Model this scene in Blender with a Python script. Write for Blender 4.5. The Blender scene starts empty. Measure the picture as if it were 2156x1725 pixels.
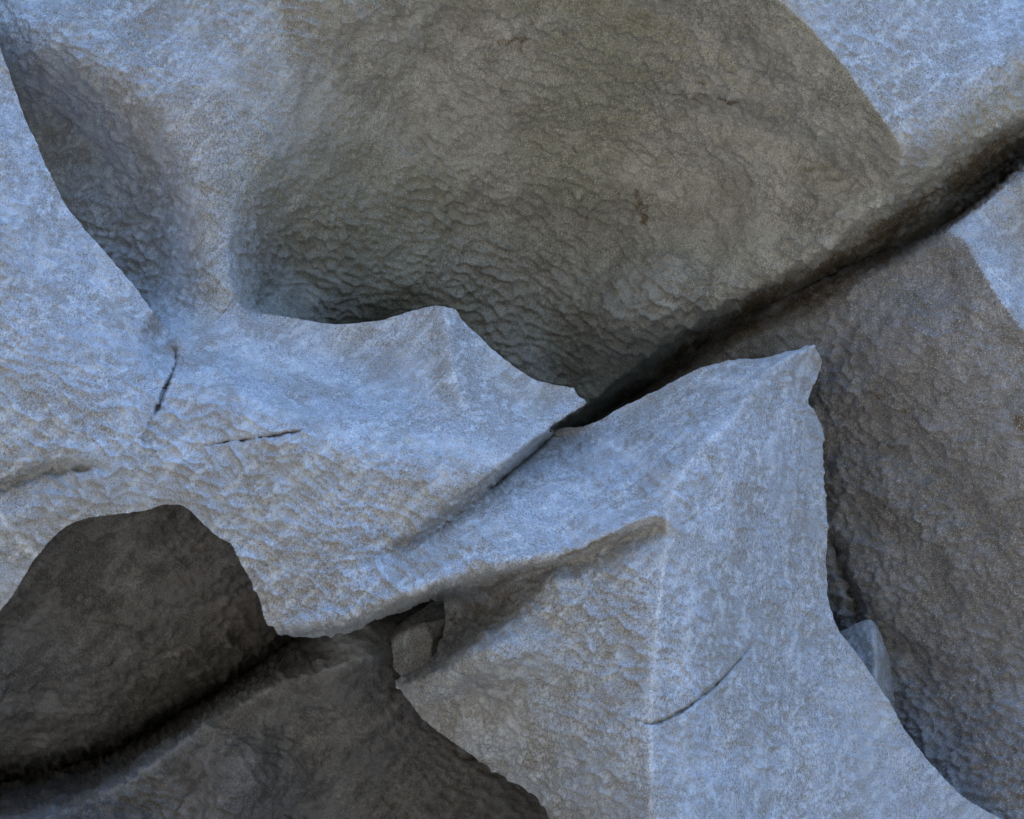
import bpy, math
import numpy as np
from mathutils import Matrix, Vector, Euler

# ------------------------------------------------------------------ camera, sky, sun, exposure
scene = bpy.context.scene
CAM_H = 1.7
PITCH = math.radians(-4)
ROLL = math.radians(14)
FRAME_W, FRAME_H = 2156.0, 1725.0
RELIEF = 1.35                 # depth of the relief, towards the viewer
D0 = 4.0                      # metres to the reference plane; one unit of layout = 1 mm there
cam_data = bpy.data.cameras.new('camera')
cam = bpy.data.objects.new('camera', cam_data)
scene.collection.objects.link(cam)
CAM_M = (Matrix.Translation((0, 0, CAM_H)) @ Matrix.Rotation(math.radians(90) - PITCH, 4, 'X')
         @ Matrix.Rotation(ROLL, 4, 'Z'))
cam.matrix_world = CAM_M
cam_data.sensor_fit = 'HORIZONTAL'
cam_data.sensor_width = 36.0
cam_data.lens = 36.0 * D0 / (FRAME_W / 1000.0)
cam_data.clip_start = 0.05
cam_data.clip_end = 2000.0
scene.camera = cam

SUN_EL, SUN_AZ = math.radians(55), math.radians(40)   # sun stands beyond the rocks, hidden by the added blocker
world = bpy.data.worlds.new('World')
scene.world = world
world.use_nodes = True
wn = world.node_tree
wn.nodes.clear()
sky = wn.nodes.new('ShaderNodeTexSky')
sky.sky_type = 'NISHITA'
sky.sun_disc = False
sky.sun_elevation = SUN_EL
sky.sun_rotation = SUN_AZ
sky.air_density = 1.0
sky.dust_density = 0.2
sky.ozone_density = 2.0
bg = wn.nodes.new('ShaderNodeBackground')
bg.inputs['Strength'].default_value = 0.15
wo = wn.nodes.new('ShaderNodeOutputWorld')
wn.links.new(sky.outputs[0], bg.inputs[0])
wn.links.new(bg.outputs[0], wo.inputs[0])

sun_data = bpy.data.lights.new('sun', 'SUN')
sun_data.energy = 2.0
sun_data.angle = math.radians(0.53)
sun_data.color = (1.0, 0.93, 0.82)
sun = bpy.data.objects.new('sun', sun_data)
scene.collection.objects.link(sun)
to_sun = Vector((math.sin(SUN_AZ) * math.cos(SUN_EL), math.cos(SUN_AZ) * math.cos(SUN_EL), math.sin(SUN_EL)))
sun.rotation_euler = to_sun.to_track_quat('Z', 'Y').to_euler()
sun.location = to_sun * 30

vs = scene.view_settings
vs.view_transform = 'Standard'
vs.look = 'None'
vs.gamma = 1.0
vs.use_curve_mapping = False
vs.exposure = 2.68
scene.render.engine = 'CYCLES'
scene.cycles.max_bounces = 3
scene.cycles.diffuse_bounces = 3
scene.cycles.glossy_bounces = 1
scene.cycles.use_denoising = True

# ------------------------------------------------------------------ numeric helpers
RNG = np.random.RandomState(7)
CM = np.array(CAM_M)


def smooth(a, b, x):
    t = np.clip((x - a) / (b - a), 0, 1)
    return t * t * (3 - 2 * t)


def unproject(u, v, h):
    """layout (u, v) with relief h (mm towards the viewer of the reference plane) -> world metres"""
    D = D0 - RELIEF * h / 1000.0
    s = D / D0 / 1000.0
    pc = np.stack([(u - FRAME_W / 2) * s, (FRAME_H / 2 - v) * s, -D], -1)
    return pc @ CM[:3, :3].T + CM[:3, 3]


def hash3(i, j, k, seed):
    n = (i * 374761393 + j * 668265263 + k * 1440662683 + seed * 974711) & 0x7fffffff
    n = ((n ^ (n >> 13)) * 1274126177) & 0x7fffffff
    n = (n ^ (n >> 16)) & 0xffff
    return n.astype(np.float32) / 65535.0


def vnoise(p, seed=0):
    f = np.floor(p).astype(np.int64)
    t = (p - f).astype(np.float32)
    t = t * t * t * (t * (t * 6 - 15) + 10)
    out = 0
    for dx in (0, 1):
        for dy in (0, 1):
            for dz in (0, 1):
                w = ((t[:, 0] if dx else 1 - t[:, 0]) * (t[:, 1] if dy else 1 - t[:, 1]) * (t[:, 2] if dz else 1 - t[:, 2]))
                out = out + w * hash3(f[:, 0] + dx, f[:, 1] + dy, f[:, 2] + dz, seed)
    return out * 2 - 1


def fbm(p, octv=3, seed=0, gain=0.5):
    a, s, tot = 1.0, 0, 0
    q = p
    for o in range(octv):
        s = s + a * vnoise(q, seed + o)
        tot += a
        a *= gain
        q = q * 2.03 + 17.1
    return s / tot


def cells(p, seed=0, wide=True, jitter=0.9):
    """nearest jittered cell centre: distance and offset from it"""
    f = np.floor(p if wide else p - 0.5).astype(np.int64)
    p = p.astype(np.float32)
    best = np.full(len(p), 9.0, np.float32)
    off = np.zeros((len(p), 3), np.float32)
    rng = (-1, 0, 1) if wide else (0, 1)
    for dx in rng:
        for dy in rng:
            for dz in rng:
                a, b, c = f[:, 0] + dx, f[:, 1] + dy, f[:, 2] + dz
                o = np.stack([p[:, 0] - (a + 0.5 + jitter * (hash3(a, b, c, seed) - .5)),
                              p[:, 1] - (b + 0.5 + jitter * (hash3(a, b, c, seed + 1) - .5)),
                              p[:, 2] - (c + 0.5 + jitter * (hash3(a, b, c, seed + 2) - .5))], -1).astype(np.float32)
                d = (o * o).sum(1)
                m = d < best
                best[m] = d[m]
                off[m] = o[m]
    return np.sqrt(best), off


def scallop(p, seed=0):
    """shallow bowls meeting at crests: 0 at the bowl's middle, about 1 on a crest"""
    return cells(p, seed, False, 0.6)[0]


def poly_dist(px, py, pts, closed=False):
    """distance to a polyline, the nearest point, its parameter along the line"""
    pts = np.asarray(pts, float)[:, :2]
    segs = [(pts[i], pts[i + 1]) for i in range(len(pts) - 1)]
    if closed:
        segs.append((pts[-1], pts[0]))
    best = np.full(px.shape, 1e18)
    nx, ny, tt = np.zeros(px.shape), np.zeros(px.shape), np.zeros(px.shape)
    L = [math.hypot(*(b - a)) for a, b in segs]
    tot = max(sum(L), 1e-6)
    acc = 0.0
    for (a, b), l in zip(segs, L):
        if l < 1e-9:
            continue
        d = (b - a) / l
        t = np.clip((px - a[0]) * d[0] + (py - a[1]) * d[1], 0, l)
        qx, qy = a[0] + d[0] * t, a[1] + d[1] * t
        r = (px - qx) ** 2 + (py - qy) ** 2
        m = r < best
        best[m] = r[m]; nx[m] = qx[m]; ny[m] = qy[m]; tt[m] = ((acc + t) / tot)[m]
        acc += l
    return np.sqrt(best), nx, ny, tt


def inside(px, py, pts):
    pts = np.asarray(pts, float)
    r = np.zeros(px.shape, bool)
    j = len(pts) - 1
    for i in range(len(pts)):
        xi, yi = pts[i]; xj, yj = pts[j]
        if yi != yj:
            c = ((yi > py) != (yj > py)) & (px < (xj - xi) * (py - yi) / (yj - yi) + xi)
            r ^= c
        j = i
    return r


def inside_grid(u, v, pts):
    """inside() for a regular grid, one scan line at a time"""
    pts = np.asarray(pts, float)
    a, b = pts, np.roll(pts, -1, 0)
    r = np.zeros(u.shape, bool)
    xs = u[0]
    for i in range(u.shape[0]):
        y = v[i, 0] + 1e-4
        m = (a[:, 1] > y) != (b[:, 1] > y)
        if not m.any():
            continue
        x = np.sort(a[m, 0] + (y - a[m, 1]) * (b[m, 0] - a[m, 0]) / (b[m, 1] - a[m, 1]))
        r[i] = np.searchsorted(x, xs) % 2 == 1
    return r


def catmull(pts, step=12.0):
    """dense smooth polyline through the points (any number of columns)"""
    P = np.asarray(pts, float)
    Q = np.vstack([2 * P[0] - P[1], P, 2 * P[-1] - P[-2]])
    out = []
    for i in range(1, len(Q) - 2):
        n = max(2, int(np.hypot(*(Q[i + 1] - Q[i])[:2]) / step))
        for k in range(n):
            t = k / n
            a, b, c, d = Q[i - 1], Q[i], Q[i + 1], Q[i + 2]
            cr = 0.5 * ((2 * b) + (c - a) * t + (2 * a - 5 * b + 4 * c - d) * t * t + (3 * b - a - 3 * c + d) * t ** 3)
            ln = b + (c - b) * t
            out.append(0.6 * cr + 0.4 * ln)
    out.append(P[-1])
    return np.array(out)


def chipped(pts, amp=2.2, step=5.0, seed=1):
    """a broken-rock outline: the polyline resampled with small chips"""
    P = catmull(pts, step)
    T = np.gradient(P, axis=0)
    N = np.stack([-T[:, 1], T[:, 0]], -1)
    N /= np.maximum(np.hypot(N[:, 0], N[:, 1]), 1e-6)[:, None]
    q = np.stack([P[:, 0], P[:, 1], np.full(len(P), seed * 3.7)], -1)
    n = amp * (1.3 * fbm(q / 60, 2, seed) + 0.9 * (0.5 - scallop(q / 17, seed + 5)) + 0.35 * vnoise(q / 7, seed + 9))
    n[0] = n[-1] = 0
    return P + N * n[:, None]


# ------------------------------------------------------------------ relief solver (thin plate with creases)
def solve_relief(x0, y0, x1, y1, step, lines, points):
    """lines: (kind, [(x, y, h), ...]) with kind 'c' crease or 's' smooth; points: (x, y, h)"""
    dense = []
    for kind, pts in lines:
        P = catmull(pts, 5.0)
        dense.append((kind, P))
    h = None
    s = step * 16
    while s >= step - 1e-6:
        nx, ny = int((x1 - x0) / s) + 2, int((y1 - y0) / s) + 2
        cw = np.zeros((ny, nx)); ch = np.zeros((ny, nx)); cr = np.zeros((ny, nx), bool)

        def splat(x, y, hh, w, crease):
            i = np.rint((y - y0) / s).astype(int); j = np.rint((x - x0) / s).astype(int)
            ok = (i >= 0) & (i < ny) & (j >= 0) & (j < nx)
            np.add.at(cw, (i[ok], j[ok]), w)
            np.add.at(ch, (i[ok], j[ok]), w * hh[ok])
            if crease:
                cr[i[ok], j[ok]] = True
        for kind, P in dense:
            splat(P[:, 0], P[:, 1], P[:, 2], 1.0, kind == 'c' and s <= step * 2)
        if len(points):
            Q = np.asarray(points, float)
            splat(Q[:, 0], Q[:, 1], Q[:, 2], 1.0, False)
        m = cw > 0
        target = np.where(m, ch / np.maximum(cw, 1e-9), 0)
        C = np.where(m, 0.6, 0.0)
        if h is None:
            h = np.full((ny, nx), target[m].mean())
        else:
            oy, ox = h.shape
            yy = np.clip(np.arange(ny) * 0.5, 0, oy - 1.001); xx = np.clip(np.arange(nx) * 0.5, 0, ox - 1.001)
            i0 = yy.astype(int); j0 = xx.astype(int); fy = (yy - i0)[:, None]; fx = (xx - j0)[None]
            h = (h[np.ix_(i0, j0)] * (1 - fy) * (1 - fx) + h[np.ix_(i0 + 1, j0)] * fy * (1 - fx)
                 + h[np.ix_(i0, j0 + 1)] * (1 - fy) * fx + h[np.ix_(i0 + 1, j0 + 1)] * fy * fx)
        b = np.where(cr, 0.004, 1.0)
        wxx, wyy = b[:, 1:-1], b[1:-1, :]
        wxy = 2 * np.minimum(np.minimum(b[:-1, :-1], b[1:, :-1]), np.minimum(b[:-1, 1:], b[1:, 1:]))
        lam = 0.0006 * (s / step) ** 0

        def A(z):
            o = C * z
            d = (z[:, 2:] - 2 * z[:, 1:-1] + z[:, :-2]) * wxx
            o[:, 2:] += d; o[:, 1:-1] -= 2 * d; o[:, :-2] += d
            d = (z[2:] - 2 * z[1:-1] + z[:-2]) * wyy
            o[2:] += d; o[1:-1] -= 2 * d; o[:-2] += d
            d = (z[1:, 1:] - z[1:, :-1] - z[:-1, 1:] + z[:-1, :-1]) * wxy
            o[1:, 1:] += d; o[1:, :-1] -= d; o[:-1, 1:] -= d; o[:-1, :-1] += d
            d = (z[:, 1:] - z[:, :-1]) * lam
            o[:, 1:] += d; o[:, :-1] -= d
            d = (z[1:] - z[:-1]) * lam
            o[1:] += d; o[:-1] -= d
            return o
        diag = C + 20.0 * np.maximum(b, .2)
        r = C * target - A(h)
        z = r / diag
        p = z.copy()
        rz = (r * z).sum()
        for it in range(260 if s > step * 1.5 else 90):
            Ap = A(p)
            al = rz / max((p * Ap).sum(), 1e-12)
            h = h + al * p
            r = r - al * Ap
            z = r / diag
            rz2 = (r * z).sum()
            if rz2 < 1e-7 * h.size:
                break
            p = z + (rz2 / rz) * p
            rz = rz2
        s *= 0.5
    return h


class Relief:
    def __init__(self, x0, y0, x1, y1, step, lines, points):
        self.x0, self.y0, self.step = x0, y0, step
        self.h = solve_relief(x0, y0, x1, y1, step, lines, points)
        ny, nx = self.h.shape
        self.u, self.v = np.meshgrid(x0 + step * np.arange(nx), y0 + step * np.arange(ny))

    def at(self, u, v):
        ny, nx = self.h.shape
        a = np.clip((v - self.y0) / self.step, 0, ny - 1.001); b = np.clip((u - self.x0) / self.step, 0, nx - 1.001)
        i = a.astype(int); j = b.astype(int); fy = a - i; fx = b - j
        H = self.h
        return (H[i, j] * (1 - fy) * (1 - fx) + H[i + 1, j] * fy * (1 - fx) + H[i, j + 1] * (1 - fy) * fx + H[i + 1, j + 1] * fy * fx)

    def carve(self, pts, width, depth, sharp=1.0):
        line = catmull(pts, 8)
        lo, hi = line.min(0)[:2] - 4 * width, line.max(0)[:2] + 4 * width
        m = (self.u > lo[0]) & (self.u < hi[0]) & (self.v > lo[1]) & (self.v < hi[1])
        d, _, _, t = poly_dist(self.u[m], self.v[m], line)
        taper = np.clip(np.minimum(t, 1 - t) * 6, 0, 1) ** 0.7
        self.h[m] -= depth * taper * np.exp(-(d / width) ** 2 * sharp)


# rock surface relief in world metres: undulation, scallops, grit
LATTICE = np.array(Euler((0.61, 0.43, 0.94)).to_matrix())


def surface_noise(P, k):   # k: strength per point
    p = P * 1000.0
    w = np.stack([fbm(p / 90, 2, 31), fbm(p / 90, 2, 41), fbm(p / 90, 2, 51)], -1) * 24
    q = p + w
    mod = 0.8 + 0.6 * np.clip(fbm(p / 260, 2, 61) + 0.35, 0, 1)
    o = 5.0 * fbm(p / 170, 2, 71)
    # pits of two sizes, each a little deeper under its upper lip
    d1, off = cells(q / np.array([29.0, 29.0, 21.0]), 3)
    pit = 11.0 * (d1 * d1 - .2) - 4.6 * off[:, 2] - 1.2 * off[:, 0]
    q2 = q @ LATTICE
    d2, off2 = cells(q / np.array([18.0, 18.0, 14.0]) + 5.2, 13)
    pit2 = 6.0 * (d2 * d2 - .2) - 2.2 * off2[:, 2]
    pick = smooth(-0.3, 0.25, fbm(p / 210 + 4.4, 2, 91))
    sc3 = scallop(q2 / 75.0 + 9.1, 23)
    o = o + k * mod * (pit * (0.4 + 0.7 * pick) + pit2 * (1.2 - 0.6 * pick) + 8 * (sc3 - .5)) + k * 1.1 * fbm(p / 8, 2, 81)
    return o / 1000.0


def grid_normals(P):
    gu = np.gradient(P, axis=1); gv = np.gradient(P, axis=0)
    n = np.cross(gv, gu)
    n /= np.maximum(np.linalg.norm(n, axis=-1, keepdims=True), 1e-12)
    return n


def build_rock(rel, outline, rough=((0, 0, 1, 0.8),), regions=(), snap=(), skirt=True, stains=(), blend=None, calm=()):
    """mesh arrays of the relief inside the outline, its rim curled back into the rock.
    returns dict region name -> (verts, faces) plus normals"""
    u, v = rel.u.copy(), rel.v.copy()
    ny, nx = u.shape
    ins = inside_grid(u, v, outline)
    cell = ins[:-1, :-1] | ins[1:, :-1] | ins[:-1, 1:] | ins[1:, 1:]
    used = np.zeros_like(ins)
    used[:-1, :-1] |= cell; used[1:, :-1] |= cell; used[:-1, 1:] |= cell; used[1:, 1:] |= cell
    out = used & ~ins
    d, qx, qy, _ = poly_dist(u[out], v[out], outline, closed=True)
    u[out], v[out] = qx, qy
    for line, reach in snap:        # pull grid points onto thin cracks
        lo, hi = np.asarray(line).min(0)[:2] - 10, np.asarray(line).max(0)[:2] + 10
        m = ins & (u > lo[0]) & (u < hi[0]) & (v > lo[1]) & (v < hi[1])
        um, vm = u[m], v[m]
        d, qx, qy, t = poly_dist(um, vm, line)
        u[m], v[m] = np.where(d < reach, qx, um), np.where(d < reach, qy, vm)
    H = rel.at(u, v)
    P = unproject(u, v, H)
    Pg = unproject(rel.u, rel.v, rel.h)
    N = grid_normals(Pg)
    idx = -np.ones(u.shape, int)
    idx[used] = np.arange(used.sum())
    V = P[used]; NV = N[used]
    # normals must look towards the camera
    view = V - CM[:3, 3]
    flip = (NV * view).sum(1) > 0
    NV[flip] *= -1
    uu, vv = u[used], v[used]
    k, ks = np.full(len(uu), rough[0][3] * 0.15), np.full(len(uu), 0.15)
    for (rx, ry, rr, val) in rough[1:]:
        g = np.exp(-((uu - rx) ** 2 + (vv - ry) ** 2) / rr ** 2)
        k += g * val; ks += g
    k = k / ks
    for line in calm:      # sharp edges stay clean
        k = k * (1 - 0.75 * np.exp(-(poly_dist(uu, vv, catmull(line, 12))[0] / 14) ** 2))
    V = V + NV * surface_noise(V, k.astype(np.float32))[:, None]
    ii, jj = np.nonzero(cell)
    F = np.stack([idx[ii, jj], idx[ii + 1, jj], idx[ii + 1, jj + 1], idx[ii, jj + 1]], -1)
    fu, fv = rel.u[ii, jj] + rel.step / 2, rel.v[ii, jj] + rel.step / 2
    label = np.zeros(len(F), int)
    for k, (_, poly) in enumerate(regions):
        label[inside(fu, fv, poly)] = k + 1
    if skirt:
        E = np.concatenate([F[:, [0, 1]], F[:, [1, 2]], F[:, [2, 3]], F[:, [3, 0]]])
        lab4 = np.concatenate([label] * 4)
        key = np.minimum(E[:, 0], E[:, 1]) * (10 ** 7) + np.maximum(E[:, 0], E[:, 1])
        _, inv, cnt = np.unique(key, return_inverse=True, return_counts=True)
        m = cnt[inv] == 1
        BE, BL = E[m], lab4[m]
        uv = np.stack([u[used], v[used]], -1)
        t = uv[BE[:, 1]] - uv[BE[:, 0]]
        nrm = np.stack([-t[:, 1], t[:, 0]], -1)
        acc = np.zeros((len(V), 2))
        np.add.at(acc, BE[:, 0], nrm); np.add.at(acc, BE[:, 1], nrm)
        bv = np.unique(BE)
        # direction check: the outline lies outside
        nn = acc[bv] / np.maximum(np.hypot(acc[bv, 0], acc[bv, 1]), 1e-9)[:, None]
        tst = inside(uv[bv, 0] + nn[:, 0] * 4, uv[bv, 1] + nn[:, 1] * 4, outline)
        if tst.mean() > 0.5:
            nn = -nn
        prev = {int(x): int(x) for x in bv}
        Hb = H[used][bv]
        disp = V[bv] - P[used][bv]
        for a, b in ((0.6, 4), (2, 12), (5, 32), (9, 80), (14, 170)):
            c = uv[bv] - nn * a
            ring = unproject(c[:, 0], c[:, 1], Hb - b) + disp
            base = len(V)
            V = np.vstack([V, ring])
            NV = np.vstack([NV, np.zeros_like(ring)])
            new = {int(x): base + k for k, x in enumerate(bv)}
            q = np.array([[prev[int(e1)], prev[int(e0)], new[int(e0)], new[int(e1)]] for e0, e1 in BE])
            F = np.vstack([F, q]); label = np.concatenate([label, BL])
            prev = new
    stain = np.zeros(len(V), np.float32)
    nb = int(used.sum())
    for (sx, sy, rx, ry, ang, amt) in stains:
        c, s_ = math.cos(math.radians(ang)), math.sin(math.radians(ang))
        du, dv = u[used] - sx, v[used] - sy
        a, b = (du * c + dv * s_) / rx, (-du * s_ + dv * c) / ry
        stain[:nb] = np.maximum(stain[:nb], amt * np.exp(-(a * a + b * b)))
    wmix = np.zeros(len(V), np.float32)
    if blend is not None:
        wmix[:nb] = blend(u[used], v[used])
    return V, F, label, stain, wmix


def link_mesh(name, V, F, origin, mat, parent, stain=None, other=None, w=None):
    keep = np.unique(F)
    remap = -np.ones(len(V), int)
    remap[keep] = np.arange(len(keep))
    me = bpy.data.meshes.new(name)
    v = (V[keep] - np.array(origin)).astype(np.float32)
    f = remap[F]
    me.vertices.add(len(v)); me.vertices.foreach_set('co', v.ravel())
    me.loops.add(f.size); me.loops.foreach_set('vertex_index', f.ravel().astype(np.int32))
    me.polygons.add(len(f)); me.polygons.foreach_set('loop_start', (np.arange(len(f)) * 4).astype(np.int32))
    me.update(calc_edges=True)
    me.polygons.foreach_set('use_smooth', np.ones(len(f), bool))
    if isinstance(mat, Palette):
        at = me.attributes.new('mineral', 'FLOAT_COLOR', 'POINT')
        at.data.foreach_set('color', mat.colours(V[keep], stain[keep], other, None if w is None else w[keep]).ravel())
        mat = mat.material
    me.materials.append(mat)
    ob = bpy.data.objects.new(name, me)
    scene.collection.objects.link(ob)
    if parent is not None:
        ob.parent = parent
    else:
        ob.location = origin
    return ob


def rock_thing(name, label, category, built, part_names, mats, group=None, other=None):
    V, F, lab, stain, wmix = built
    lo, hi = V.min(0), V.max(0)
    origin = ((lo[0] + hi[0]) / 2, (lo[1] + hi[1]) / 2, lo[2])
    if len(part_names) == 1:
        root = link_mesh(name, V, F, origin, mats[0], None, stain, other, wmix)
    else:
        root = bpy.data.objects.new(name, None)
        scene.collection.objects.link(root)
        root.location = origin
        root.empty_display_size = 0.1
        # shared vertex normals so that the parts meet without a seam
        full = link_mesh('tmp', V, F, origin, mats[0].material, None)
        kn = np.unique(F)
        nrm = np.zeros((len(V), 3), np.float32)
        buf = np.zeros(len(kn) * 3, np.float32)
        full.data.vertex_normals.foreach_get('vector', buf)
        nrm[kn] = buf.reshape(-1, 3)
        me = full.data
        bpy.data.objects.remove(full); bpy.data.meshes.remove(me)
        for k, pn in enumerate(part_names):
            m = lab == k
            if not m.any():
                continue
            ob = link_mesh(pn, V, F[m], origin, mats[k], root, stain, other, wmix)
            ob.data.normals_split_custom_set_from_vertices(nrm[np.unique(F[m])].tolist())
    root['label'] = label
    root['category'] = category
    if group:
        root['group'] = group
    return root


# ------------------------------------------------------------------ materials
def rock_material(name, grit=1.0, fleck=(0.60, 0.59, 0.57)):
    """mottling, veins and rust come with the mesh attribute 'mineral'; grain, flecks and fine relief are added here"""
    m = bpy.data.materials.new(name)
    m.use_nodes = True
    nt = m.node_tree
    N, L = nt.nodes, nt.links
    N.clear()

    def node(t, **kw):
        n = N.new(t)
        for k, val in kw.items():
            setattr(n, k, val)
        return n

    def noise(scale, detail, rough, vec):
        n = node('ShaderNodeTexNoise')
        n.inputs['Scale'].default_value = scale
        n.inputs['Detail'].default_value = detail
        n.inputs['Roughness'].default_value = rough
        L.new(vec, n.inputs['Vector'])
        return n.outputs['Fac']

    def ramp(f, a, b, lo=0.0, hi=1.0):
        n = node('ShaderNodeMapRange')
        n.inputs['From Min'].default_value = a
        n.inputs['From Max'].default_value = b
        n.inputs['To Min'].default_value = lo
        n.inputs['To Max'].default_value = hi
        L.new(f, n.inputs['Value'])
        return n.outputs['Result']

    def mix(f, a, b, mode='MIX'):
        n = node('ShaderNodeMix', data_type='RGBA', blend_type=mode)
        for sock, val in ((n.inputs['Factor'], f), (n.inputs['A'], a), (n.inputs['B'], b)):
            if isinstance(val, (int, float)):
                sock.default_value = val
            elif isinstance(val, tuple):
                sock.default_value = val + (1.0,)
            else:
                L.new(val, sock)
        return n.outputs['Result']

    pos = node('ShaderNodeNewGeometry').outputs['Position']
    mp = node('ShaderNodeMapping')
    mp.inputs['Rotation'].default_value = (0.2, 0.35, 0.1)
    mp.inputs['Scale'].default_value = (1.0, 1.0, 0.6)
    L.new(pos, mp.inputs['Vector'])
    grain = noise(240, 2, 0.75, mp.outputs['Vector'])
    speck = noise(420, 0, 0.5, pos)
    att = node('ShaderNodeAttribute', attribute_name='mineral')
    col = att.outputs['Color']
    c = mix(att.outputs['Alpha'], col, ramp(grain, 0.30, 0.70, 0.58, 1.42), 'MULTIPLY')
    c = mix(ramp(speck, 0.62, 0.78, 0.0, 0.7), c, fleck)
    c = mix(ramp(speck, 0.36, 0.22, 0.0, 0.6), c, (0.05, 0.045, 0.04))
    bsdf = node('ShaderNodeBsdfPrincipled')
    L.new(c, bsdf.inputs['Base Color'])
    bsdf.inputs['Roughness'].default_value = 0.72
    bsdf.inputs['Specular IOR Level'].default_value = 0.28
    b2 = node('ShaderNodeBump')
    b2.inputs['Distance'].default_value = 0.004
    b2.inputs['Strength'].default_value = 0.6 * grit
    L.new(noise(130, 3, 0.75, pos), b2.inputs['Height'])
    L.new(b2.outputs[0], bsdf.inputs['Normal'])
    om = node('ShaderNodeOutputMaterial')
    L.new(bsdf.outputs[0], om.inputs['Surface'])
    return m


class Palette:
    def __init__(self, material, base, mottle, dark, vein=0.3, mottle_amt=0.6, blotch=(0.25, 0.22, 0.16), blotch_amt=0.25, rust=(0.17, 0.10, 0.045), vein_scale=60, streak=0.12):
        self.streak = streak
        self.material = material
        self.base, self.mottle, self.dark, self.blotch, self.rust = (np.array(x, np.float32) for x in (base, mottle, dark, blotch, rust))
        self.vein, self.mottle_amt, self.blotch_amt, self.vein_scale = vein, mottle_amt, blotch_amt, vein_scale

    def colours(self, P, stain, other=None, w=None):
        if other is not None:      # this palette passing into another one
            a, b = self.colours(P, stain), other.colours(P, stain)
            return a + (b - a) * w[:, None]
        p = P * 1000.0
        c_, s_ = math.cos(0.5), math.sin(0.5)
        q = np.stack([p[:, 0] * c_ - p[:, 2] * s_, p[:, 1], (p[:, 0] * s_ + p[:, 2] * c_) * 0.33], -1)   # streaks run up the rock
        def mixc(c, f, d):
            return c + (d - c) * np.clip(f, 0, 1)[:, None]
        col = np.repeat(self.base[None], len(p), 0)
        n1 = fbm(p / 70, 4, 101, 0.6)
        n2 = fbm(q / 17, 3, 111, 0.65)
        col = mixc(col, smooth(-0.08, 0.22, n1), self.mottle)
        col = mixc(col, self.mottle_amt * smooth(0.06, 0.26, n2), self.dark)
        col = mixc(col, self.blotch_amt * smooth(-0.05, 0.4, fbm(p / 330, 4, 121, 0.55)), self.blotch)
        v = fbm(q / self.vein_scale + 3.3, 4, 131, 0.62)
        col = mixc(col, self.vein * smooth(0.12, 0.42, v), np.minimum(self.base * 1.7 + 0.02, 0.6))
        qs = np.stack([q[:, 0], q[:, 1], q[:, 2] * 0.35], -1) + (n1 * 16)[:, None]
        col = mixc(col, self.streak * smooth(0.08, 0.4, fbm(qs / 12, 3, 151, 0.6)), np.minimum(self.base * 1.5 + 0.02, 0.62))
        r = stain + 0.55 * fbm(p / 14, 3, 141, 0.6) - 0.25
        col = mixc(col, smooth(0.15, 0.5, r) * smooth(0.05, 0.35, stain) * 0.9, self.rust)
        grain = np.clip(0.7 + 1.3 * fbm(p / 110, 3, 161, 0.6), 0.1, 1)[:, None]     # coarse and fine grained patches
        return np.concatenate([col, grain], 1).astype(np.float32)


ROCK_MAT = rock_material('granite')
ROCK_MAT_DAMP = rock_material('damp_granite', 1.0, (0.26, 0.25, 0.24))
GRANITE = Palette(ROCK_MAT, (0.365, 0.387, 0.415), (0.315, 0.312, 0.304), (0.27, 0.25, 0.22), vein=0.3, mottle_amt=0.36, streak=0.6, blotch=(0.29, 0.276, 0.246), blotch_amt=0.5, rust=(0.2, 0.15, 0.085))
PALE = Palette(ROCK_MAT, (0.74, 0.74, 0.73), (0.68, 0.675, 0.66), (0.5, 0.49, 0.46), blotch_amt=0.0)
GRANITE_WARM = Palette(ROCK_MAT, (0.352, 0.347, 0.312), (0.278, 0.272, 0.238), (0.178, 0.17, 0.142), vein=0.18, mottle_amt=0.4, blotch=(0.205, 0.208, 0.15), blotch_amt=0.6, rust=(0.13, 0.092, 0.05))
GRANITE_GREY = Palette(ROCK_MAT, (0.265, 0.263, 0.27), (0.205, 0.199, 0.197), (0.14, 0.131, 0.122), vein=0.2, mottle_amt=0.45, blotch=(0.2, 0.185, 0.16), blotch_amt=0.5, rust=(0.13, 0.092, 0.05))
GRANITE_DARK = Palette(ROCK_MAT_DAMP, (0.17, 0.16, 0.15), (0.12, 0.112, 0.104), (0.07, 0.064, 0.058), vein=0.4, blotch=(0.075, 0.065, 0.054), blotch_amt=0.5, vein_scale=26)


def plain_rock(name, c1, c2):
    m = bpy.data.materials.new(name)
    m.use_nodes = True
    nt = m.node_tree
    b = nt.nodes['Principled BSDF']
    b.inputs['Roughness'].default_value = 0.9
    n = nt.nodes.new('ShaderNodeTexNoise'); n.inputs['Scale'].default_value = 1.3; n.inputs['Detail'].default_value = 4
    r = nt.nodes.new('ShaderNodeValToRGB')
    r.color_ramp.elements[0].position = 0.35; r.color_ramp.elements[0].color = c1 + (1,)
    r.color_ramp.elements[1].position = 0.65; r.color_ramp.elements[1].color = c2 + (1,)
    g = nt.nodes.new('ShaderNodeNewGeometry')
    nt.links.new(g.outputs['Position'], n.inputs['Vector'])
    nt.links.new(n.outputs['Fac'], r.inputs['Fac'])
    nt.links.new(r.outputs['Color'], b.inputs['Base Color'])
    return m


GROUND = plain_rock('gravel', (0.22, 0.197, 0.157), (0.31, 0.278, 0.228))
HELPER_ROCK = plain_rock('helper_rock', (0.06, 0.053, 0.042), (0.11, 0.096, 0.075))  # rock colour of the two added, unseen walls

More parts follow.
